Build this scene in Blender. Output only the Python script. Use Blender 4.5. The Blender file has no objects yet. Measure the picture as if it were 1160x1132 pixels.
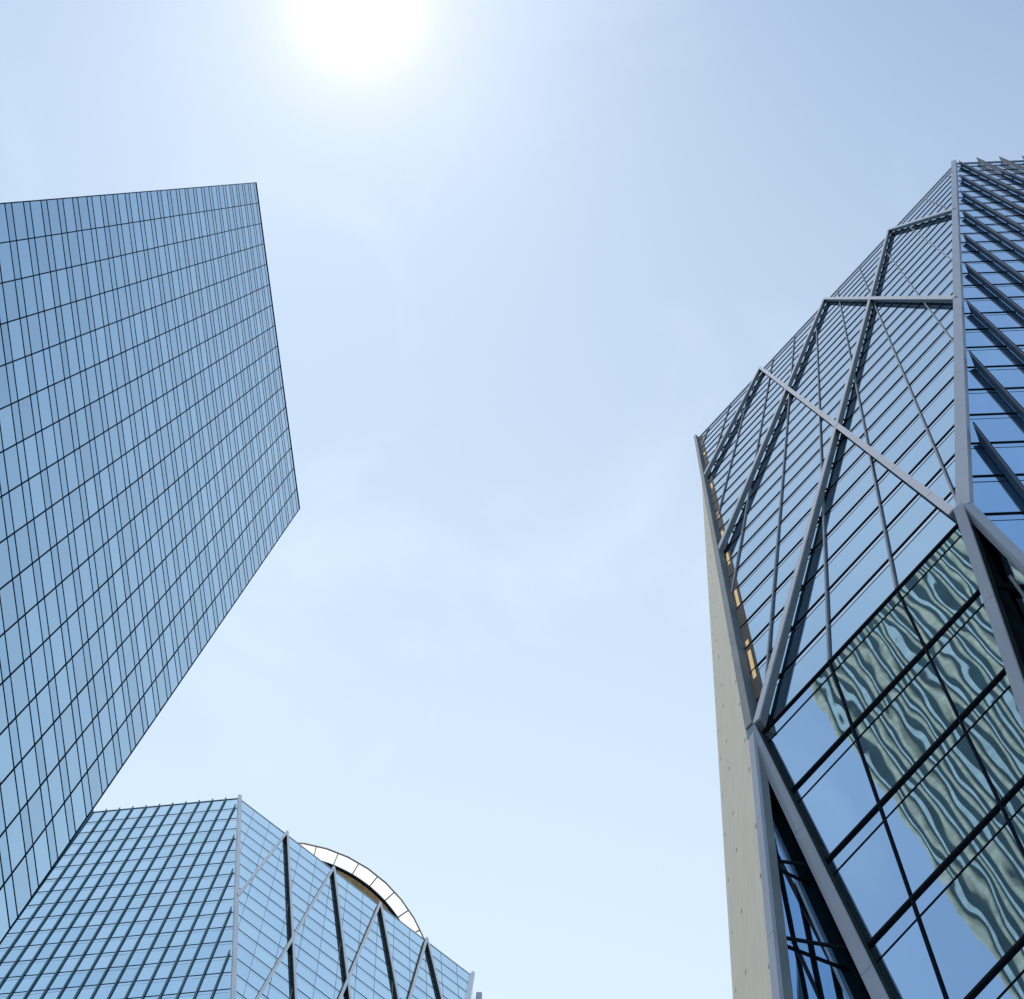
import bpy, bmesh, math, random
from mathutils import Vector
R = math.radians
random.seed(7)
sc = bpy.context.scene
COL = sc.collection

# ------------------------------------------------------------ camera, sky, sun
F, PX, PY, FL, CAMZ = 1500.0, 625.0, 165.0, 3.9, 1.6     # focal length and zenith in photo pixels, storey height, eye height
cd = bpy.data.cameras.new('camera'); cam = bpy.data.objects.new('camera', cd); COL.objects.link(cam)
cam.location = (0, 0, CAMZ); cam.rotation_euler = (math.pi, 0, 0)          # straight up, image top towards -Y
cd.sensor_width = 36; cd.lens = 36*F/1160
cd.shift_x = (580-PX)/1160; cd.shift_y = (PY-566)/1160
cd.clip_end = 20000; sc.camera = cam

SUN = Vector(((405-PX)/F, (8-PY)/F, 1)).normalized()
sun_el = math.asin(SUN.z)
w = bpy.data.worlds.new('World'); sc.world = w; w.use_nodes = True
nt = w.node_tree; nt.nodes.clear()
def N(t, tree=None, **k):
    n = (tree or nt).nodes.new(t)
    for a, b in k.items(): setattr(n, a, b)
    return n
out = N('ShaderNodeOutputWorld'); bg = N('ShaderNodeBackground'); bg.inputs['Strength'].default_value = 0.135
sky = N('ShaderNodeTexSky', sky_type='NISHITA', sun_disc=False)
sky.sun_elevation = sun_el; sky.sun_rotation = math.atan2(SUN.x, SUN.y)
sky.air_density = 1.0; sky.dust_density = 0.3; sky.ozone_density = 1.5
tc = N('ShaderNodeTexCoord')
def L(a, b, tree=None): (tree or nt).links.new(a, b)
# bright aureole of scattered light about the sun, in world directions
dot = N('ShaderNodeVectorMath', operation='DOT_PRODUCT'); L(tc.outputs['Generated'], dot.inputs[0]); dot.inputs[1].default_value = SUN
ac = N('ShaderNodeMath', operation='ARCCOSINE'); L(dot.outputs['Value'], ac.inputs[0])
def gauss(sig, amp, p=2.0):
    d = N('ShaderNodeMath', operation='DIVIDE'); L(ac.outputs[0], d.inputs[0]); d.inputs[1].default_value = R(sig)
    q = N('ShaderNodeMath', operation='POWER'); L(d.outputs[0], q.inputs[0]); q.inputs[1].default_value = p
    m = N('ShaderNodeMath', operation='MULTIPLY'); L(q.outputs[0], m.inputs[0]); m.inputs[1].default_value = -1
    e = N('ShaderNodeMath', operation='EXPONENT'); L(m.outputs[0], e.inputs[0])
    a = N('ShaderNodeMath', operation='MULTIPLY'); L(e.outputs[0], a.inputs[0]); a.inputs[1].default_value = amp
    return a
g1, g2 = gauss(1.55, 8.0, 1.5), gauss(3.3, 2.5, 1.15)
ga = N('ShaderNodeMath', operation='ADD'); L(g1.outputs[0], ga.inputs[0]); L(g2.outputs[0], ga.inputs[1])
# pale summer haze: whiter towards the +Y horizon, with faint high veils of cloud
sep = N('ShaderNodeSeparateXYZ'); L(tc.outputs['Generated'], sep.inputs[0])
side = N('ShaderNodeMath', operation='MULTIPLY_ADD'); L(sep.outputs['X'], side.inputs[0]); side.inputs[1].default_value = -.12; L(sep.outputs['Y'], side.inputs[2])
hz = N('ShaderNodeMapRange'); L(side.outputs[0], hz.inputs['Value'])
hz.inputs['From Min'].default_value = -0.42; hz.inputs['From Max'].default_value = 0.65
hz.inputs['To Min'].default_value = 0.02; hz.inputs['To Max'].default_value = 1.0
noi = N('ShaderNodeTexNoise'); noi.inputs['Scale'].default_value = 5.0; noi.inputs['Detail'].default_value = 5; noi.inputs['Roughness'].default_value = .55; noi.inputs['Distortion'].default_value = .6
L(tc.outputs['Generated'], noi.inputs['Vector'])
veil = N('ShaderNodeMapRange'); L(noi.outputs['Fac'], veil.inputs['Value'])
veil.inputs['From Min'].default_value = .52; veil.inputs['From Max'].default_value = .78; veil.inputs['To Min'].default_value = 0; veil.inputs['To Max'].default_value = .10
hmix = N('ShaderNodeMath', operation='MULTIPLY_ADD'); L(hz.outputs[0], hmix.inputs[0]); hmix.inputs[1].default_value = .70; L(veil.outputs[0], hmix.inputs[2])
mix = N('ShaderNodeMixRGB', blend_type='MIX'); L(hmix.outputs[0], mix.inputs['Fac'])
tint = N('ShaderNodeMixRGB', blend_type='MULTIPLY'); tint.inputs['Fac'].default_value = 1; L(sky.outputs[0], tint.inputs['Color1'])
tint.inputs['Color2'].default_value = (1.08, 1.19, 1.18, 1)
L(tint.outputs[0], mix.inputs['Color1']); mix.inputs['Color2'].default_value = (7.9, 9.2, 10.0, 1)
glow = N('ShaderNodeMixRGB', blend_type='MIX'); glow.inputs['Fac'].default_value = 1
gl = N('ShaderNodeVectorMath', operation='SCALE'); gl.inputs[0].default_value = (1.0, .70, .42); L(ga.outputs[0], gl.inputs['Scale'])
addv = N('ShaderNodeVectorMath', operation='ADD'); L(mix.outputs[0], addv.inputs[0]); L(gl.outputs[0], addv.inputs[1])
L(addv.outputs[0], bg.inputs['Color']); L(bg.outputs[0], out.inputs['Surface'])

sd = bpy.data.lights.new('sun', 'SUN'); so = bpy.data.objects.new('sun', sd); COL.objects.link(so)
sd.energy = 2.2; sd.angle = R(.53); sd.color = (1, .96, .9)
so.rotation_euler = (-SUN).to_track_quat('-Z', 'Y').to_euler(); so.location = SUN*600
vs = sc.view_settings; sc.display_settings.display_device = 'sRGB'
vs.view_transform = 'Standard'; vs.look = 'None'; vs.gamma = 1; vs.exposure = 0

# ------------------------------------------------------------ materials
def mat(name, col, rough=.5, metal=0.0, spec=.5):
    m = bpy.data.materials.new(name); m.use_nodes = True
    b = m.node_tree.nodes['Principled BSDF']
    b.inputs['Base Color'].default_value = (*col, 1); b.inputs['Roughness'].default_value = rough
    b.inputs['Metallic'].default_value = metal; b.inputs['Specular IOR Level'].default_value = spec
    return m
def mottle(m, scale, amount, bump=0.0, bscale=None, stretch=(1, 1, 1), metal_rough=0.0):
    """uneven dirt and sheen on a surface, in object metres"""
    t = m.node_tree; b = t.nodes['Principled BSDF']; base = b.inputs['Base Color'].default_value[:]
    c = N('ShaderNodeTexCoord', t); mp = N('ShaderNodeMapping', t); mp.inputs['Scale'].default_value = stretch
    n = N('ShaderNodeTexNoise', t); n.inputs['Scale'].default_value = scale; n.inputs['Detail'].default_value = 6
    L(c.outputs['Object'], mp.inputs[0], t); L(mp.outputs[0], n.inputs['Vector'], t)
    mr = N('ShaderNodeMapRange', t); L(n.outputs['Fac'], mr.inputs['Value'], t)
    mr.inputs['From Min'].default_value = .3; mr.inputs['From Max'].default_value = .7
    mr.inputs['To Min'].default_value = 1-amount; mr.inputs['To Max'].default_value = 1+amount
    v = N('ShaderNodeVectorMath', t, operation='SCALE'); v.inputs[0].default_value = base[:3]; L(mr.outputs[0], v.inputs['Scale'], t)
    L(v.outputs[0], b.inputs['Base Color'], t)
    if metal_rough:
        r = N('ShaderNodeMapRange', t); L(n.outputs['Fac'], r.inputs['Value'], t); q = b.inputs['Roughness'].default_value
        r.inputs['To Min'].default_value = q-metal_rough; r.inputs['To Max'].default_value = q+metal_rough
        L(r.outputs[0], b.inputs['Roughness'], t)
    if bump:
        n2 = N('ShaderNodeTexNoise', t); n2.inputs['Scale'].default_value = bscale or scale*4
        L(mp.outputs[0], n2.inputs['Vector'], t)
        bp = N('ShaderNodeBump', t); bp.inputs['Distance'].default_value = bump; L(n2.outputs['Fac'], bp.inputs['Height'], t); L(bp.outputs[0], b.inputs['Normal'], t)
    return m
def glass(name, col, wave=.002, wscale=.5, vary=.06, stretch=(1, 1, .45), rough=.012, jump=100, detail=1.2):
    """coated curtain-wall glass: a tinted mirror with roller waves that differ from pane to pane"""
    m = mat(name, col, rough, 1.0); t = m.node_tree; b = t.nodes['Principled BSDF']
    c = N('ShaderNodeTexCoord', t); g = N('ShaderNodeNewGeometry', t); oi = N('ShaderNodeObjectInfo', t)
    k1 = N('ShaderNodeMath', t, operation='MULTIPLY_ADD'); L(g.outputs['Random Per Island'], k1.inputs[0], t); k1.inputs[1].default_value = 7.31; L(oi.outputs['Random'], k1.inputs[2], t)
    k2 = N('ShaderNodeMath', t, operation='MULTIPLY'); L(k1.outputs[0], k2.inputs[0], t); k2.inputs[1].default_value = 5.17
    rnd = N('ShaderNodeMath', t, operation='FRACT'); L(k2.outputs[0], rnd.inputs[0], t)
    mp = N('ShaderNodeMapping', t); mp.inputs['Scale'].default_value = stretch; L(c.outputs['Object'], mp.inputs[0], t)
    off = N('ShaderNodeVectorMath', t, operation='SCALE'); off.inputs[0].default_value = (jump*.37, jump*.91, jump*.53); L(rnd.outputs[0], off.inputs['Scale'], t)
    ad = N('ShaderNodeVectorMath', t, operation='ADD'); L(mp.outputs[0], ad.inputs[0], t); L(off.outputs[0], ad.inputs[1], t)
    n = N('ShaderNodeTexNoise', t); n.inputs['Scale'].default_value = wscale; n.inputs['Detail'].default_value = detail; L(ad.outputs[0], n.inputs['Vector'], t)
    bp = N('ShaderNodeBump', t); bp.inputs['Distance'].default_value = wave*4; bp.inputs['Strength'].default_value = 1
    L(n.outputs['Fac'], bp.inputs['Height'], t); L(bp.outputs[0], b.inputs['Normal'], t)
    mr = N('ShaderNodeMapRange', t); L(rnd.outputs[0], mr.inputs['Value'], t)
    mr.inputs['To Min'].default_value = 1-vary; mr.inputs['To Max'].default_value = 1+vary
    v = N('ShaderNodeVectorMath', t, operation='SCALE'); v.inputs[0].default_value = col; L(mr.outputs[0], v.inputs['Scale'], t)
    L(v.outputs[0], b.inputs['Base Color'], t)
    return m
M = {}
M['g_left'] = glass('left_glass', (.43, .60, .71), .0022, .25, .085)
M['g_left_sp'] = glass('left_spandrel_glass', (.38, .57, .70), .0022, .25, .085)
M['g_r1'] = glass('right_glass', (.13, .33, .50), .0012, .5, .04)
M['g_r1_sp'] = glass('right_spandrel_glass', (.27, .41, .57), .0012, .5, .04)
M['g_low'] = glass('low_glass', (.53, .67, .77), .0030, .52, .05, jump=4.0, detail=1.8, stretch=(1, 1, .34))
M['g_r2'] = glass('finned_glass', (.53, .76, .93), .0012, .5, .03)
M['g_b1'] = glass('blue_glass', (.78, 1.0, 1.0), .0022, .5, .09)
M['g_b2'] = glass('pale_blue_glass', (.68, .90, 1.0), .0012, .5, .04)
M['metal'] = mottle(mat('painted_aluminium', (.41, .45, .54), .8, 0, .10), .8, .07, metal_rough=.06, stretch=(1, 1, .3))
M['metal_w'] = mottle(mat('pale_cladding', (.62, .65, .70), .85, 0, .06), .8, .06, stretch=(1, 1, .3))
M['steel'] = mottle(mat('grey_steel', (.20, .235, .26), .8, 0, .06), 1.2, .12, stretch=(1, 1, .3))
M['mull'] = mottle(mat('mullion_metal', (.26, .29, .34), .85, 0, .06), 1.5, .1)
M['black'] = mat('black_gasket', (.010, .015, .024), .9, 0, .05)
M['joint'] = mat('dark_joint', (.004, .010, .024), .9, 0, .05)
M['fin'] = mottle(mat('fin_slate', (.050, .090, .15), .8, 0, .08), .7, .18, stretch=(1, 1, .2))
M['fin_b'] = mottle(mat('fin_teal', (.08, .17, .22), .8, 0, .1), .7, .12, stretch=(1, 1, .2))
M['stone'] = mottle(mat('stone_cladding', (.90, .80, .66), .9, 0, .05), 2.2, .05, .004, 9, stretch=(1, 1, .12))
M['seam'] = mat('seam', (.30, .285, .25), .8)
M['web'] = mottle(mat('darkened_steel_web', (.030, .040, .045), .85, 0, .05), 1.2, .2)  # steel web darkened: black sides and reflections of the braces carried in its colour
M['void'] = mottle(mat('near_black_sheet', (.010, .016, .024), .85, 0, .05), .8, .4, stretch=(4, 4, .2))  # near-black, for backing walls and for dark bands laid on as sheets
M['gold'] = mat('emissive_gold', (.4, .28, .13), .8, 0, .05)
b = M['gold'].node_tree.nodes['Principled BSDF']; b.inputs['Emission Color'].default_value = (1, .70, .33, 1); b.inputs['Emission Strength'].default_value = .36  # added glow for the gold patches along the left edge
M['canopy'] = mat('canopy_membrane', (.93, .91, .86), .6)
t = M['canopy'].node_tree; b = t.nodes['Principled BSDF']; tr = N('ShaderNodeBsdfTranslucent', t); tr.inputs['Color'].default_value = (.97, .95, .9, 1)
mx = N('ShaderNodeMixShader', t); mx.inputs[0].default_value = .85; L(b.outputs[0], mx.inputs[1], t); L(tr.outputs[0], mx.inputs[2], t); L(mx.outputs[0], t.nodes['Material Output'].inputs['Surface'], t)
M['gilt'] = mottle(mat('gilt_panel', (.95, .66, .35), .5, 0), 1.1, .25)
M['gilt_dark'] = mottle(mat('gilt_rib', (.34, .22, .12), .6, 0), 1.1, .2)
M['roof'] = mat('roof_membrane', (.22, .22, .22), .9)
M['pier'] = mottle(mat('cast_stone_pier', (.78, .73, .56), .8), .6, .25)
M['teal'] = mottle(mat('teal_glazing', (.030, .095, .12), .3, 0), .25, .35)
M['slab'] = mottle(mat('pale_band', (.72, .84, .84), .5), .5, .2)
M['ground'] = mottle(mat('paving', (.32, .31, .29), .85), .15, .18, .003, 3)

# ------------------------------------------------------------ helpers
def W(q, z):
    """lattice coordinates (photo pixels times storeys) and storey level -> metres in the place"""
    return Vector(((q[0]-z*PX)/F*FL, (q[1]-z*PY)/F*FL, z*FL+CAMZ))
def mesh_obj(name, verts, faces, m, parent=None, smooth=False):
    me = bpy.data.meshes.new(name); me.from_pydata([tuple(v) for v in verts], [], faces); me.update()
    me.materials.append(m)
    o = bpy.data.objects.new(name, me); COL.objects.link(o)
    if parent is not None: o.parent = parent
    if smooth: me.shade_smooth()
    return o
class G:
    """geometry of one part"""
    def __init__(s): s.v = []; s.f = []
    def quad(s, *p):
        i = len(s.v); s.v += [Vector(x) for x in p]; s.f.append(tuple(range(i, i+len(p)))); return s
    def hexa(s, a, b):
        """a, b: two loops of four points"""
        i = len(s.v); s.v += [Vector(x) for x in a]+[Vector(x) for x in b]
        s.f += [(i, i+1, i+2, i+3), (i+7, i+6, i+5, i+4), (i, i+4, i+5, i+1), (i+1, i+5, i+6, i+2), (i+2, i+6, i+7, i+3), (i+3, i+7, i+4, i)]
        return s
    def bar(s, p0, p1, nrm, width, off, depth, gap=0.0, seg=0.0, chamfer=0.0):
        """box along p0-p1 standing proud of a facet: off .. off+depth along nrm; seg > 0 cuts it in jointed lengths"""
        p0 = Vector(p0); p1 = Vector(p1); ax = (p1-p0); ln = ax.length; ax.normalize()
        n = (nrm-ax*nrm.dot(ax)).normalized(); sd_ = ax.cross(n)
        k = max(1, round(ln/seg)) if seg else 1
        for j in range(k):
            a = p0+ax*(ln*j/k+(gap/2 if j else 0)); c = p0+ax*(ln*(j+1)/k-(gap/2 if j < k-1 else 0))
            lo = lambda P: [P+sd_*(-width/2)+n*off, P+sd_*(width/2)+n*off, P+sd_*(width/2)+n*(off+depth), P+sd_*(-width/2)+n*(off+depth)]
            s.hexa(lo(a), lo(c))
        return s
    def add(s, o):
        i = len(s.v); s.v += o.v; s.f += [tuple(k+i for k in f) for f in o.f]; return s
    def build(s, name, m, parent=None, smooth=False): return mesh_obj(name, s.v, s.f, M[m] if isinstance(m, str) else m, parent, smooth)
def thing(name, label, cat, loc=(0, 0, 0), group=None):
    o = bpy.data.objects.new(name, None); COL.objects.link(o); o.location = (0, 0, 0)
    o.empty_display_size = 2; o['label'] = label; o['category'] = cat
    if group: o['group'] = group
    return o
def in_frame_size(g):
    """how large a part shows from the viewpoint, to pick which repeats are parts of their own"""
    xs = []; ys = []
    for v in g.v:
        d = max(v.z-CAMZ, .5); xs.append(min(max(v.x/d*F+PX, 0), 1160)); ys.append(min(max(v.y/d*F+PY, 0), 1132))
    x, y = max(xs)-min(xs), max(ys)-min(ys)
    if x < 1e-6 or y < 1e-6: return 0
    return x*y
def emit(name, geos, m, parent, limit=100):
    geos = sorted((g for g in geos if g.v), key=in_frame_size, reverse=True)
    for g in geos[:limit]: g.build(name, m, parent)
    rest = G()
    for g in geos[limit:]: rest.add(g)
    if rest.v:
        o = rest.build(name, m, parent); o['kind'] = 'stuff'
def clip(poly, inside, cross):
    out_ = []
    for i in range(len(poly)):
        a, b_ = poly[i], poly[(i+1) % len(poly)]
        ia, ib = inside(a), inside(b_)
        if ia: out_.append(a)
        if ia != ib: out_.append(cross(a, b_))
    return out_
class Facet:
    """plane facet with a lattice: s across, z upwards in storeys; lo(z), hi(z) are straight side bounds"""
    def __init__(s, a, v, h, lo, hi, z0, z1, view_out):
        s.a, s.v, s.h, s.lo, s.hi, s.z0, s.z1 = a, v, h, lo, hi, z0, z1
        p0 = s.P(0, z0); p1 = s.P(1, z0); p2 = s.P(0, z1)
        n = (p1-p0).cross(p2-p0).normalized()
        if n.dot(view_out) < 0: n = -n
        s.n = n
    def q(s, t, z): return (s.a[0]+z*s.v[0]+t*s.h[0], s.a[1]+z*s.v[1]+t*s.h[1])
    def P(s, t, z, off=0.0):
        p = W(s.q(t, z), z)
        return p+s.n*off if off else p
    def cell(s, t0, t1, za, zb):
        poly = [(t0, za), (t1, za), (t1, zb), (t0, zb)]
        for fn, sg in ((s.lo, 1), (s.hi, -1)):
            ev = lambda p: sg*(p[0]-fn(p[1]))
            def cr(a, b_):
                ea, eb = ev(a), ev(b_); k = ea/(ea-eb); return (a[0]+(b_[0]-a[0])*k, a[1]+(b_[1]-a[1])*k)
            poly = clip(poly, lambda p: ev(p) >= 0, cr)
            if len(poly) < 3: return []
        return poly
    def pane(s, t0, t1, za, zb, tilt=0.0):
        poly = s.cell(t0, t1, za, zb)
        if len(poly) < 3: return G()
        pts = [s.P(*p) for p in poly]
        if tilt:
            c = sum(pts, Vector())/len(pts)
            axx = (pts[1]-pts[0]).normalized(); ayy = s.n.cross(axx)
            ka, kb = random.gauss(0, tilt), random.gauss(0, tilt)
            pts = [p+s.n*((p-c).dot(axx)*ka+(p-c).dot(ayy)*kb) for p in pts]
        return G().quad(*pts)
    def col_bar(s, t, width, off, depth, za=None, zb=None):
        """mullion at s = t, over the levels where it lies inside the facet"""
        za = s.z0 if za is None else za; zb = s.z1 if zb is None else zb
        zs = [za+(zb-za)*i/200 for i in range(201)]; ok = [z for z in zs if s.lo(z)-1e-6 <= t <= s.hi(z)+1e-6]
        if len(ok) < 3: return G()
        return G().bar(s.P(t, ok[0]), s.P(t, ok[-1]), s.n, width, off, depth)
    def row_bar(s, z, width, off, depth, trim=0.0):
        a, b_ = s.lo(z), s.hi(z)
        if b_-a < .05: return G()
        return G().bar(s.P(a+trim, z), s.P(b_-trim, z), s.n, width, off, depth)

# ============================================================ the ground
g = G(); S = 4000
g.quad((-S, -S, 0), (S, -S, 0), (S, S, 0), (-S, S, 0))
o = g.build('ground', 'ground'); o['kind'] = 'structure'

# ============================================================ tower at the left: flush grid of wide and narrow panes
tw = thing('glass_tower', 'flat blue grey glass slab ruled by a fine dark grid of wide and narrow panes', 'tower')
ZL = 52.1
vL = (611.9, 180.6); hL = (49.3/16*ZL, 369.4/16*ZL); aL = (290*ZL-ZL*vL[0], 207*ZL-ZL*vL[1])
fl = Facet(aL, vL, hL, lambda z: 0.0, lambda z: 16.0, -.4, ZL, Vector((1, 0, 0)))
vis, spn = [], []
j = -1
while j < 53:
    for lo_, hi_, bag in ((j, j+.645, vis), (j+.645, j+1, spn)):
        lo_ = max(lo_, -.4); hi_ = min(hi_, ZL)
        if hi_-lo_ < .05: continue
        for i in range(16): bag.append(fl.pane(i, i+1, lo_, hi_, .0012))
    j += 1
emit('window_pane', vis, 'g_left', tw); emit('spandrel_pane', spn, 'g_left_sp', tw)
emit('mullion', [G().bar(fl.P(i, -.4), fl.P(i, ZL), fl.n, .105, -.02, .065) for i in range(17)], 'joint', tw)
rows = []
for j in range(0, 53):
    for z in (j, j+.645):
        if z < ZL-.1: rows.append(fl.row_bar(z, .085, -.02, .05))
emit('transom', rows, 'joint', tw)
g = G().bar(fl.P(-.02, ZL), fl.P(16.02, ZL), fl.n, .16, -.05, .14); g.build('roof_coping', 'joint', tw)
# body behind the facade
A, B_ = fl.P(0, ZL, -.08), fl.P(16, ZL, -.08); A0, B0 = fl.P(0, -.4, -.08), fl.P(16, -.4, -.08)
dA, dB = Vector((-40, 18, 0)), Vector((-40, 6, 0))
g = G(); g.quad(A0, A, A+dA, A0+dA); g.quad(B0, B_, B_+dB, B0+dB); g.quad(A0+dA, A+dA, B_+dB, B0+dB)
g.build('side_wall', 'g_left_sp', tw)
G().quad(A, B_, B_+dB, A+dA).build('roof', 'roof', tw)
G().quad(A0, A, B_, B0).build('backing_wall', 'void', tw)

# ============================================================ faceted towers (right one close by, its sister at lower left)
def cell_rows(f, zs_list, cuts, thick_at, sp=.16, tilt=.001):
    vis, spn = [], []
    for (za, zb) in zs_list:
        zc = zb-sp
        for i in range(len(cuts)-1):
            if zc > za: vis.append(f.pane(cuts[i], cuts[i+1], za, zc, tilt))
            spn.append(f.pane(cuts[i], cuts[i+1], max(zc, za), zb, tilt))
    return vis, spn

# ---------- right tower
rt = thing('faceted_tower', 'close faceted glass tower with heavy crossing braces, deep slate fins and a pale stone flank', 'tower')
Z0, Z1 = 12.5, 39.25
a1, v1, h1 = (-4953.1, 12862.1), (917.28, 169.44), (2857.8, -3057.2)
tau = lambda z: (Z1-z)/18.0
r1 = Facet(a1, v1, h1, lambda z: tau(z), lambda z: 4-tau(z), Z0, Z1, Vector((-1, -1, 0)))
T0 = tau(Z0)
h2 = (1013.0, -39.0); v2 = (v1[0]+h1[0]/18-h2[0]/3, v1[1]+h1[1]/18-h2[1]/3)
cq = r1.q(4, Z1); a2 = (cq[0]-Z1*v2[0], cq[1]-Z1*v2[1])
sc0 = -(Z1-Z0)/3
def lo2(z): return -(Z1-z)/3
r2 = Facet(a2, v2, h2, lo2, lambda z: 10.0, Z0, Z1, Vector((0, -1, 0)))
lo2b = lambda z: sc0+.2*(Z0-z)
r2b = Facet(a2, v2, h2, lo2b, lambda z: 10.0, -.4, Z0, Vector((0, -1, 0)))
v4 = (645.0, -103.0)
fq = (a1[0]+Z0*v1[0], a1[1]+Z0*v1[1]); a4 = (fq[0]-Z0*v4[0], fq[1]-Z0*v4[1])
ZB = 4.2
lo4 = lambda z: T0+(Z0-z)/18; hi4 = lambda z: 4-T0-(Z0-z)/18
r4 = Facet(a4, v4, h1, lo4, hi4, ZB, Z0, Vector((-1, -1, 0)))
lev = [Z0+k for k in range(0, 27)]
cuts = [1/6+k/3 for k in range(-1, 13)]
bands = [(z, min(z+1, Z1)) for z in lev]
v_, s_ = cell_rows(r1, bands, cuts, 0)
emit('window_pane', v_, 'g_r1', rt); emit('spandrel_pane', s_, 'g_r1_sp', rt)
emit('transom', [r1.row_bar(z, .07, 0, .045, .01) for z in lev[1:]]+[r1.row_bar(Z0, .08, 0, .07)], 'black', rt)
emit('glazing_bar', [r1.row_bar(z-.16, .03, 0, .012, .01) for z in lev[1:]], 'black', rt)
emit('mullion', [r1.col_bar(c, .09, 0, .10) for c in cuts], 'mull', rt)
# braces
def brace(f, s0, sgn, z_end, z_top, w=.34, off=.11, dep=.38, m='metal', parent=None, web='steel', arms=True):
    """box brace: a pale face plate on a darker web, held off the glass by a small arm at each floor"""
    a = f.P(s0, z_top); e = f.P(s0+sgn*(z_top-z_end)/18, z_end)
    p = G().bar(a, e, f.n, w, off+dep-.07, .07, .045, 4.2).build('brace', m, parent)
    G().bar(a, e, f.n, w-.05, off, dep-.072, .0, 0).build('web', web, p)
    if arms:
        n_ = int((z_top-z_end)); ax = (e-a).normalized()
        for i in range(1, n_):
            c = a+(e-a)*(i/n_)
            G().bar(c-ax*.03, c+ax*.03, f.n, .12, 0, off).build('bracket', 'black', p)
    return p
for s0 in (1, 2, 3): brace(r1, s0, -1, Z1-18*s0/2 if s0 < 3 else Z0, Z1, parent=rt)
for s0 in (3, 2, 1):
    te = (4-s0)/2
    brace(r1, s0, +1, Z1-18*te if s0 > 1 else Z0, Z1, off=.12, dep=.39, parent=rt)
for (t_, z_) in ((1, Z1-.12), (2, Z1-.12), (3, Z1-.12), (1.5, Z1-9), (2.5, Z1-9), (2, Z1-18)):
    c = r1.P(t_, z_); hx = (r1.P(t_+.1, z_)-c).normalized(); up = hx.cross(r1.n).normalized()
    if z_ > Z1-1: continue
    g = G(); ring = [c+hx*.27+up*0, c+up*.8, c-hx*.27, c-up*.8]
    g.hexa([p+r1.n*.44 for p in ring], [p+r1.n*.525 for p in ring]); g.build('node_plate', 'metal', rt)
# edges of the main facet
def edge(p0, p1, n, w, off, dep, m, name='edge_beam', seg=6.0): return G().bar(p0, p1, n, w, off, dep, .02, seg).build(name, m, rt)
nL = (r1.n*.6+Vector((-1, .0, 0))*.4).normalized()
edge(r1.P(0, Z1), r1.P(T0, Z0), r1.n, .34, .02, .55, 'steel')
nc = (r1.n+r2.n).normalized()
edge(r1.P(4, Z1+.15), r1.P(4-T0, Z0), nc, .54, .0, .42, 'metal', 'corner_beam')
edge(r1.P(0, Z1), r1.P(4, Z1), r1.n, .12, 0, .10, 'metal_w', 'roof_coping', 0)
edge(r2.P(0, Z1), r2.P(10, Z1), r2.n, .12, 0, .10, 'steel', 'roof_coping', 0)
# emissive gold strips beside the left edge, over a near-black strip
def edge_strip(z_lo, z_hi, w0, w1, off):
    return G().quad(r1.P(tau(z_lo)+w0, z_lo, off), r1.P(tau(z_lo)+w1, z_lo, off), r1.P(tau(z_hi)+w1, z_hi, off), r1.P(tau(z_hi)+w0, z_hi, off))
edge_strip(Z0, Z1, .0, .060, .010).build('dark_strip', 'void', rt)  # dark band beside the edge beam, laid over the glass as colour
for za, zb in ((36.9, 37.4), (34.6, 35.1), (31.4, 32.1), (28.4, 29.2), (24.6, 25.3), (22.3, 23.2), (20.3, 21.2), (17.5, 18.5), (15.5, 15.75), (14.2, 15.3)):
    k = math.ceil(za); edge_strip(za, zb, .026, .044, .016).build('gold_strip', 'gold', rt)
# ---------- finned facet
def rng(a, b_): return [a+i for i in range(int(round(b_-a))+1)]
cuts2 = rng(-9, 10)
v_, s_ = cell_rows(r2, bands, cuts2, 0)
vb, sb = cell_rows(r2b, [(z, z+1) for z in [Z0-k for k in range(1, 13)]], cuts2, 0)
emit('window_pane', v_+vb, 'g_r2', rt); emit('spandrel_pane', s_+sb, 'g_r2', rt)
emit('transom', [r2.row_bar(z, .07, 0, .045) for z in lev]+[r2b.row_bar(Z0-k, .07, 0, .045) for k in range(1, 12)], 'black', rt)
emit('glazing_bar', [r2.row_bar(z-.16, .03, 0, .012) for z in lev[1:]]+[r2b.row_bar(Z0-k-.16, .03, 0, .012) for k in range(0, 12)], 'black', rt)
def fin_geo(f, s, zt, zb, depth, th, cutl=.5):
    """blade standing out from the glass, its top cut to a point"""
    n = f.n; tp, bt = f.P(s, zt), f.P(s, zb); ax = (tp-bt).normalized(); sd_ = ax.cross(n).normalized()*th/2
    tip = f.P(s, zt+cutl)
    pr = [bt+n*.06, tp+n*.06, tip+n*depth, bt+n*depth]
    return G().hexa([p-sd_ for p in pr], [p+sd_ for p in pr])
fins = []
for k in range(-8, 10):
    if k < 1:
        zt = Z1-.55-3*(-k) - .2
    else: zt = Z1-.1
    zb = -.3
    if k < sc0+.2*(Z0+.3): zb = Z0-(k-sc0)/.2+.2
    fins.append(fin_geo(r2, k, zt, zb, .54, .09, .32))
emit('fin', fins, 'fin', rt)
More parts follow.
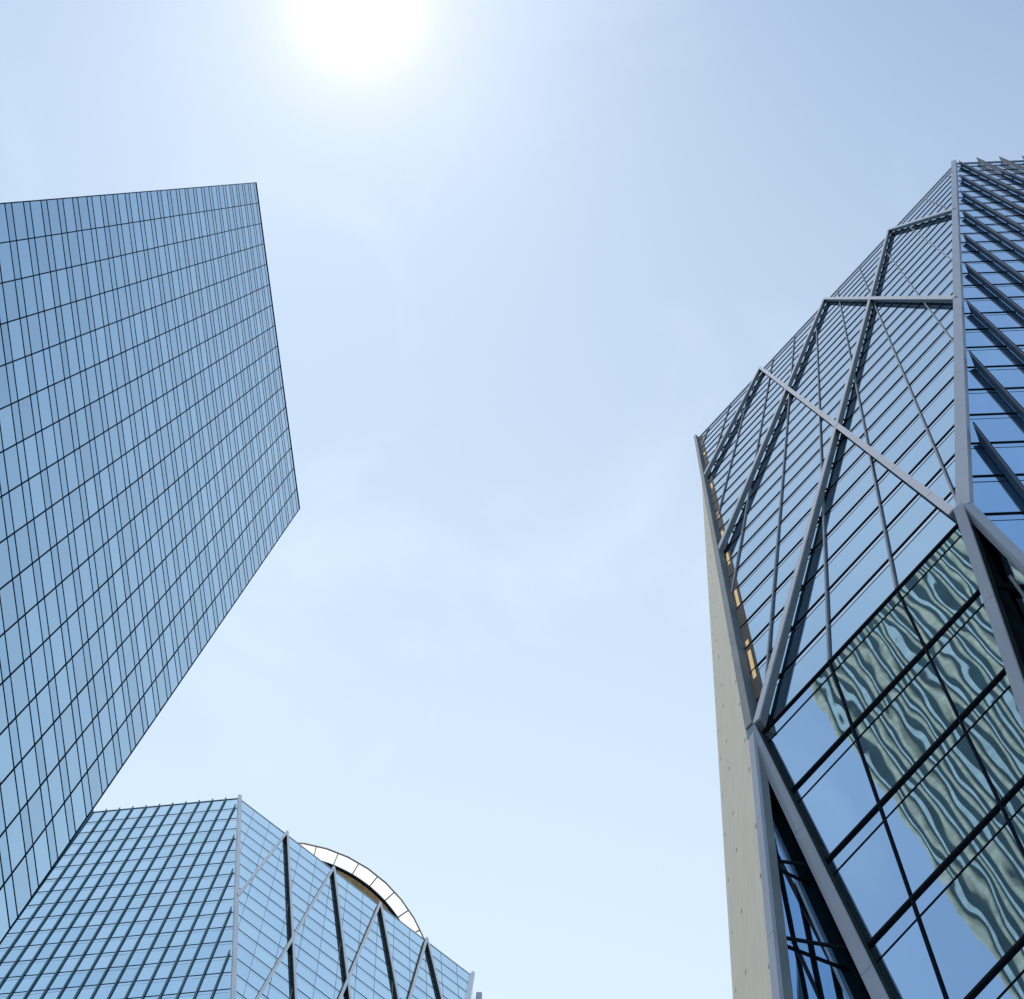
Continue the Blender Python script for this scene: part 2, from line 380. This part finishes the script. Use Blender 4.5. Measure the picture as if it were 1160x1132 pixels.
# ---------- lower overhanging facet
cuts4 = [11/6-2, 11/6-5/3, 11/6-4/3, 11/6-1, 11/6-2/3, 11/6-1/3, 11/6, 13/6, 2.5, 2.5+1/3]
lev4 = [Z0-k for k in range(1, 9)]
r4w = Facet(a4, v4, h1, lambda z: lo4(z), lambda z: hi4(z), ZB, Z0, Vector((-1, -1, 0)))
v_, s_ = cell_rows(r4w, [(z, z+1) for z in lev4], cuts4, 0, .17, .0007)
emit('window_pane', v_, 'g_low', rt); emit('spandrel_pane', s_, 'g_low', rt)
emit('transom', [r4w.row_bar(z, .08, 0, .085) for z in lev4], 'black', rt)
emit('glazing_bar', [r4w.row_bar(z-.17, .03, 0, .025) for z in [Z0]+lev4[:-1]], 'black', rt)
emit('mullion', [r4w.col_bar(c, .07, 0, .08) for c in cuts4], 'joint', rt)
NL, NR = r1.P(T0, Z0), r1.P(4-T0, Z0)
eL, eR = r4.P(lo4(ZB), ZB), r4.P(hi4(ZB), ZB)
for a, e in ((NL, eL), (NR, eR)):
    p_ = edge(a, e, r4.n, .42, .42, .10, 'metal', 'brace')
    G().bar(a, e, r4.n, .36, .02, .398, .02, 6).build('web', 'web', p_)
# chamfer on the right of the low facet
e2 = r2b.P(lo2b(.0), .0)
edge(NR, e2, r2.n, .42, .10, .34, 'metal', 'brace')
d1, d2 = (eR-NR), (e2-NR)
nR = d1.cross(d2).normalized()
if nR.dot(Vector((-.5, -1, 0))) < 0: nR = -nR
G().quad(NR-nR*.5, NR+d1-nR*.5, NR+d2-nR*.5).build('recess_glazing', 'g_low', rt)
def chamfer_bars(N0, da, db, n, parent):
    for k in (.12, .24, .36, .48, .6, .75, .9):
        G().bar(N0+da*k-n*.45, N0+db*k-n*.45, n, .16, 0, .22).build('transom', 'black', parent)
chamfer_bars(NR, d1, d2, nR, rt)
G().quad(NR-nR*.3, NR+d1*1.0-nR*.3, NR+d1*.78+d2*.22-nR*.3).build('recess_dark_sheet', 'void', rt)  # near-black sheet standing in for the dark void beside the brace
G().bar(NR+d1*.05+d2*.06-nR*.2, NR+d1*.45+d2*.55-nR*.2, nR, .10, 0, .2).build('mullion', 'mull', rt)
# left lower beam and stone flank
vE = (785.0, 150.0)
def qE(z):
    q0 = r1.q(T0, Z0)
    if z >= Z0: return r1.q(tau(z), z)
    return (q0[0]-(Z0-z)*vE[0], q0[1]-(Z0-z)*vE[1])
nE = Vector((-.80, -.60, .05)).normalized()
eE = W(qE(-.3), -.3)
p_ = edge(NL, eE, nE, .28, .30, .14, 'metal', 'brace')
G().bar(NL, eE, nE, .24, -.05, .348, .02, 6).build('web', 'steel', p_)
top = r1.P(0, Z1)
# light cladding strip along the stone edge
edge(top, NL, (r1.n+Vector((-1.2, .25, 0))).normalized(), .40, .02, .42, 'metal', 'edge_cladding')
# glazing between the lower beams, with a near-black sheet over one side
d3, d4 = (eE-NL), (eL-NL)
n3 = d4.cross(d3).normalized()
if n3.dot(Vector((-1, -1, 0))) < 0: n3 = -n3
G().quad(NL-n3*.35, NL+d3-n3*.35, NL+d4-n3*.35).build('recess_glazing', 'g_r2', rt)
G().quad(NL-n3*.2, NL+d3-n3*.2, NL+d3*.90+d4*.10-n3*.2).build('recess_dark_sheet', 'void', rt)  # dark reflection and void beside the lower beam, put in as colour
for z in lev4:
    t_ = (Z0-z)/Z0
    G().bar(W(qE(z), z)-n3*.3, r4.P(lo4(z), z)-n3*.05, n3, .09, 0, .07).build('transom', 'black', rt)
G().bar(NL+d3*.3+d4*.2-n3*.33, NL+d3*.55+d4*.45-n3*.33, n3, .09, 0, .12).build('mullion', 'mull', rt)
# stone flank: ruled wall with shallow flutes
qS0 = (791*Z1, 500*Z1)
def qS(z): return (qS0[0]-(Z1-z)*772, qS0[1]-(Z1-z)*165)
def stoneP(u, z, o_=0.0):
    A_, B2_ = W(qE(z), z), W(qS(z), z)
    p = A_+(B2_-A_)*u; wd = (B2_-A_).length
    d = (B2_-A_).normalized() if wd > 1e-4 else Vector((0, 1, 0)); n = Vector((-d.y, d.x, 0))
    if n.x > 0: n = -n
    bulge = math.sin(math.pi*min(max(u, 0), 1))*wd*.035
    return p+n*(bulge-.12+o_)
g = G(); NU, NZ = 28, 60; idx = {}
for jz in range(NZ+1):
    z = Z1+(-.35-Z1)*jz/NZ
    for iu in range(NU+1):
        idx[(iu, jz)] = len(g.v); g.v.append(stoneP(iu/NU, z))
for jz in range(NZ):
    for iu in range(NU): g.f.append((idx[(iu, jz)], idx[(iu+1, jz)], idx[(iu+1, jz+1)], idx[(iu, jz+1)]))
g.build('stone_wall', 'stone', rt, True)
vents = []
for z in [3+1.0*k for k in range(34)]:
    for i, u in enumerate((.16, .44, .72)):
        zz = z+.17*i+.1*math.sin(3*z+i); p = stoneP(u, zz, .005); q_ = stoneP(u+.02, zz, .005)
        if (q_-p).length < .02: continue
        dd = (q_-p).normalized()
        vents.append(G().bar(p, p+dd*.16, Vector((-1, 0, 0)), .05, 0, .012))
emit('vent', vents, 'seam', rt)
# closing walls, roof and core
rr = [r1.P(0, Z1, -.25), r1.P(4, Z1, -.25), r2.P(10, Z1, -.25), r2.P(10, Z1, -.25)+Vector((2, 34, 0)), W(qS(Z1), Z1)+Vector((10, 24, 0)), W(qS(Z1), Z1)+Vector((.3, .2, 0))]
G().quad(*rr).build('roof', 'roof', rt)
g = G(); Sg = W(qS(-.35), -.35)
g.quad(rr[4], rr[5], Sg+Vector((.3, .2, 0)), Vector((rr[4].x, rr[4].y, 0)))
g.quad(rr[3], rr[4], Vector((rr[4].x, rr[4].y, 0)), Vector((rr[3].x, rr[3].y, 0)))
g.quad(r2.P(10, Z1, -.3), rr[3], Vector((rr[3].x, rr[3].y, 0)), r2b.P(10, -.35, -.3))
g.build('rear_wall', 'g_r2', rt)
g = G()
g.quad(r1.P(0, Z1, -.2), r1.P(4, Z1, -.2), r1.P(4-T0, Z0, -.2), r1.P(T0, Z0, -.2))
g.quad(r2.P(0, Z1, -.2), r2.P(10, Z1, -.2), r2.P(10, Z0, -.2), r2.P(sc0, Z0, -.2))
g.quad(r2.P(sc0, Z0, -.9), r2.P(10, Z0, -.9), r2.P(10, -.3, -.9), r2b.P(lo2b(-.3), -.3, -.9))
g.quad(r4.P(lo4(Z0), Z0, -.9), r4.P(hi4(Z0), Z0, -.9), r4.P(hi4(ZB), ZB, -.9), r4.P(lo4(ZB), ZB, -.9))
g.build('backing_wall', 'void', rt)
# lobby under the point of the low facet
g = G(); c0 = (eL+eR)/2
lob = [eL-r4.n*.4, eR-r4.n*.4, e2-r4.n*.4, eE-r4.n*.4]
g.quad(eL-r4.n*.4, eR-r4.n*.4, Vector((e2.x, e2.y, 0)), Vector((eE.x, eE.y, 0))); g.build('lobby_wall', 'g_low', rt)

# ---------- sister tower at lower left
bt_ = thing('faceted_tower', 'distant faceted tower of sky blue glass topped by a white and gilt ring canopy', 'tower')
ZT, ZF = 58.5, 22.5
aB, vB, hB = (-11232.95, 28884.7), (462.75, 411.04), (3084.9, 2350.0)
tb = lambda z: (ZT-z)/18.0
b2 = Facet(aB, vB, hB, lambda z: tb(z), lambda z: 5-tb(z), ZF, ZT, Vector((.6, -.8, 0)))
hF = (15.05*ZT, -1.43*ZT); vF = (vB[0]-hB[0]/18+hF[0]/3, vB[1]-hB[1]/18+hF[1]/3)
cq = b2.q(0, ZT); aF = (cq[0]-ZT*vF[0]-10*hF[0], cq[1]-ZT*vF[1]-10*hF[1])
b1 = Facet(aF, vF, hF, lambda z: -8.0, lambda z: 10+(ZT-z)/3, ZF, ZT, Vector((0, -1, 0)))
levB = [ZT-1-k for k in range(0, 36)]
bandsB = [(z, z+1) for z in levB]
cutsB = [k/3 for k in range(0, 16)]
v_, s_ = cell_rows(b2, bandsB, cutsB, 0)
emit('window_pane', v_, 'g_b2', bt_); emit('spandrel_pane', s_, 'g_b2', bt_)
v_, s_ = cell_rows(b1, bandsB, rng(-8, 22), 0, .2, .003)
emit('window_pane', v_, 'g_b1', bt_); emit('spandrel_pane', s_, 'g_b1', bt_)
emit('transom', [b2.row_bar(z, .12, 0, .035) for z in levB]+[b1.row_bar(z, .12, 0, .04) for z in levB], 'joint', bt_)
emit('glazing_bar', [b2.row_bar(z-.16, .03, 0, .01) for z in levB]+[b1.row_bar(z-.18, .03, 0, .01) for z in levB], 'mull', bt_)
emit('mullion', [b2.col_bar(c, .05, 0, .04) for c in cutsB], 'mull', bt_)
for s0 in (1, 2, 3, 4):
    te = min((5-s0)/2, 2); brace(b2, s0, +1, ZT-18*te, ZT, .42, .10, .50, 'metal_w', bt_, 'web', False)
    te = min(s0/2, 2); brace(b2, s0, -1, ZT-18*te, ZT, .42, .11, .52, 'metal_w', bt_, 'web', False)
ncB = (b1.n+b2.n).normalized()
G().bar(b2.P(0, ZT+.1), b2.P(2, ZF), ncB, .60, 0, .55, .02, 8).build('corner_beam', 'metal_w', bt_)
G().bar(b2.P(5, ZT+.1), b2.P(3, ZF), b2.n, .60, 0, .60, .02, 8).build('edge_beam', 'metal_w', bt_)
G().bar(b2.P(0, ZT), b2.P(5, ZT), b2.n, .14, 0, .10).build('roof_coping', 'metal_w', bt_)
G().bar(b1.P(-8, ZT), b1.P(10, ZT), b1.n, .16, 0, .10).build('roof_coping', 'fin_b', bt_)
fins = []
for k in range(-8, 22):
    zt = ZT-.1 if k < 10 else ZT-.9-3*(k-10)
    if zt < ZF+1: continue
    fins.append(fin_geo(b1, k, zt, ZF, .26, .22, .2))
emit('fin', fins, 'fin_b', bt_)
rb = [b1.P(-8, ZT, -.2), b1.P(10, ZT, -.2), b2.P(5, ZT, -.2)]
bk1, bk2 = rb[2]+Vector((6, 34, 0)), rb[0]+Vector((0, 62, 0))
G().quad(rb[0], rb[1], rb[2], bk1, bk2).build('roof', 'roof', bt_)
g = G(); dn = lambda p: Vector((p.x, p.y, 0))
l0, l1, l2 = b1.P(-8, ZF, -.2), b2.P(2, ZF, -.2), b2.P(3, ZF, -.2)
g.quad(rb[0], rb[1], l1, l0); g.quad(rb[1], rb[2], l2, l1); g.build('backing_wall', 'void', bt_)
g = G(); g.quad(rb[2], bk1, dn(bk1), l2); g.quad(bk1, bk2, dn(bk2), dn(bk1)); g.quad(bk2, rb[0], l0, dn(bk2)); g.build('rear_wall', 'g_b2', bt_)
g = G(); g.quad(l0, l1, dn(l1), dn(l0)); g.quad(l1, l2, dn(l2), dn(l1)); g.quad(l2, dn(bk1), dn(l2)); g.build('lower_wall', 'g_b2', bt_)
# small plant screen beyond the far edge
p = b2.P(5, ZT-.8)+Vector((1.1, 1.8, 0))
G().hexa([p+Vector(d) for d in ((-.5, -.5, -40), (.5, -.5, -40), (.5, .5, -40), (-.5, .5, -40))], [p+Vector(d) for d in ((-.5, -.5, 0), (.5, -.5, 0), (.5, .5, 0), (-.5, .5, 0))]).build('corner_pilaster', 'metal', bt_)
# ring canopy over the roof
ZC = 60.2
cc = W((318.67*ZC, 1127.49*ZC), ZC); kpx = ZC*FL/F
Ro, Ri, Rd = 174.1*kpx, 159.3*kpx, 152*kpx
def ringpt(r, a, dz=0.0): return Vector((cc.x+r*math.sin(a), cc.y-r*math.cos(a), cc.z+dz))
NR_ = 42; ph = R(4.7)
panels, ribs = [], []
for i in range(NR_):
    a0 = ph+2*math.pi*i/NR_; a1_ = ph+2*math.pi*(i+1)/NR_
    g = G().quad(ringpt(Ri, a0), ringpt(Ro, a0), ringpt(Ro, a1_), ringpt(Ri, a1_)); panels.append(g)
    ribs.append(G().bar(ringpt(Ri, a0, -.05), ringpt(Ro, a0, -.05), Vector((0, 0, -1)), .16, 0, .2))
can = bpy.data.objects.new('ring_canopy', None); COL.objects.link(can); can.parent = bt_
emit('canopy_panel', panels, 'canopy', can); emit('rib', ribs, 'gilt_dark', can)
def hoop(r0, r1_, z0_, z1_, n=126):
    g = G()
    for i in range(n):
        a0, a1_ = 2*math.pi*i/n, 2*math.pi*(i+1)/n
        g.hexa([ringpt(r0, a0, z0_), ringpt(r1_, a0, z0_), ringpt(r1_, a0, z1_), ringpt(r0, a0, z1_)],
               [ringpt(r0, a1_, z0_), ringpt(r1_, a1_, z0_), ringpt(r1_, a1_, z1_), ringpt(r0, a1_, z1_)])
    return g
hoop(Ro-.1, Ro+.06, -.22, .05, 42).build('outer_hoop', 'gilt_dark', can)
hoop(Ri-.36, Ri-.02, -.5, .06).build('inner_hoop', 'black', can)
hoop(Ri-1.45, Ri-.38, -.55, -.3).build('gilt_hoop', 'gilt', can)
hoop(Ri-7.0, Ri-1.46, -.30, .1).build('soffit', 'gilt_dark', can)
struts = []
for i in range(NR_):
    a0 = ph+2*math.pi*i/NR_
    struts.append(G().bar(ringpt(Ri-1.4, a0, -.5), ringpt(Ri-6.5, a0, -.5), Vector((0, 0, 1)), .40, -.25, .4))
emit('strut', struts, 'gilt', can)
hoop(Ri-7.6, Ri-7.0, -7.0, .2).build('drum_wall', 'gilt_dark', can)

# ============================================================ striped tower across the street, seen only mirrored in the low facet
st = thing('striped_tower', 'tall tower with pale stone piers and teal window bays, seen mirrored in the low glass', 'tower')
e0 = Vector((-130, -57, 0)); face = Vector((.80, .60, 0)).normalized(); along = Vector((.60, -.80, 0)).normalized()
HT = 330; NP = 27; pit = 3.2
g = G(); W_ = NP*pit
b0 = [e0, e0+along*W_, e0+along*W_-face*40, e0-face*40]
g.hexa(b0, [p+Vector((0, 0, HT)) for p in b0]); g.build('wall', 'teal', st)
piers = []
for i in range(NP+1):
    c = e0+along*(i*pit)
    p = [c-along*.55, c-along*.28+face*.9, c+along*.28+face*.9, c+along*.55]
    piers.append(G().hexa(p, [q_+Vector((0, 0, HT+2)) for q_ in p]))
emit('pier', piers, 'pier', st)
bands_ = []
for i in range(NP):
    c = e0+along*(i*pit+1.05)
    p = [c+face*.02, c+face*.5, c+along*.6+face*.5, c+along*.6+face*.02]
    bands_.append(G().hexa(p, [q_+Vector((0, 0, HT)) for q_ in p]))
emit('window_rib', bands_, 'slab', st)
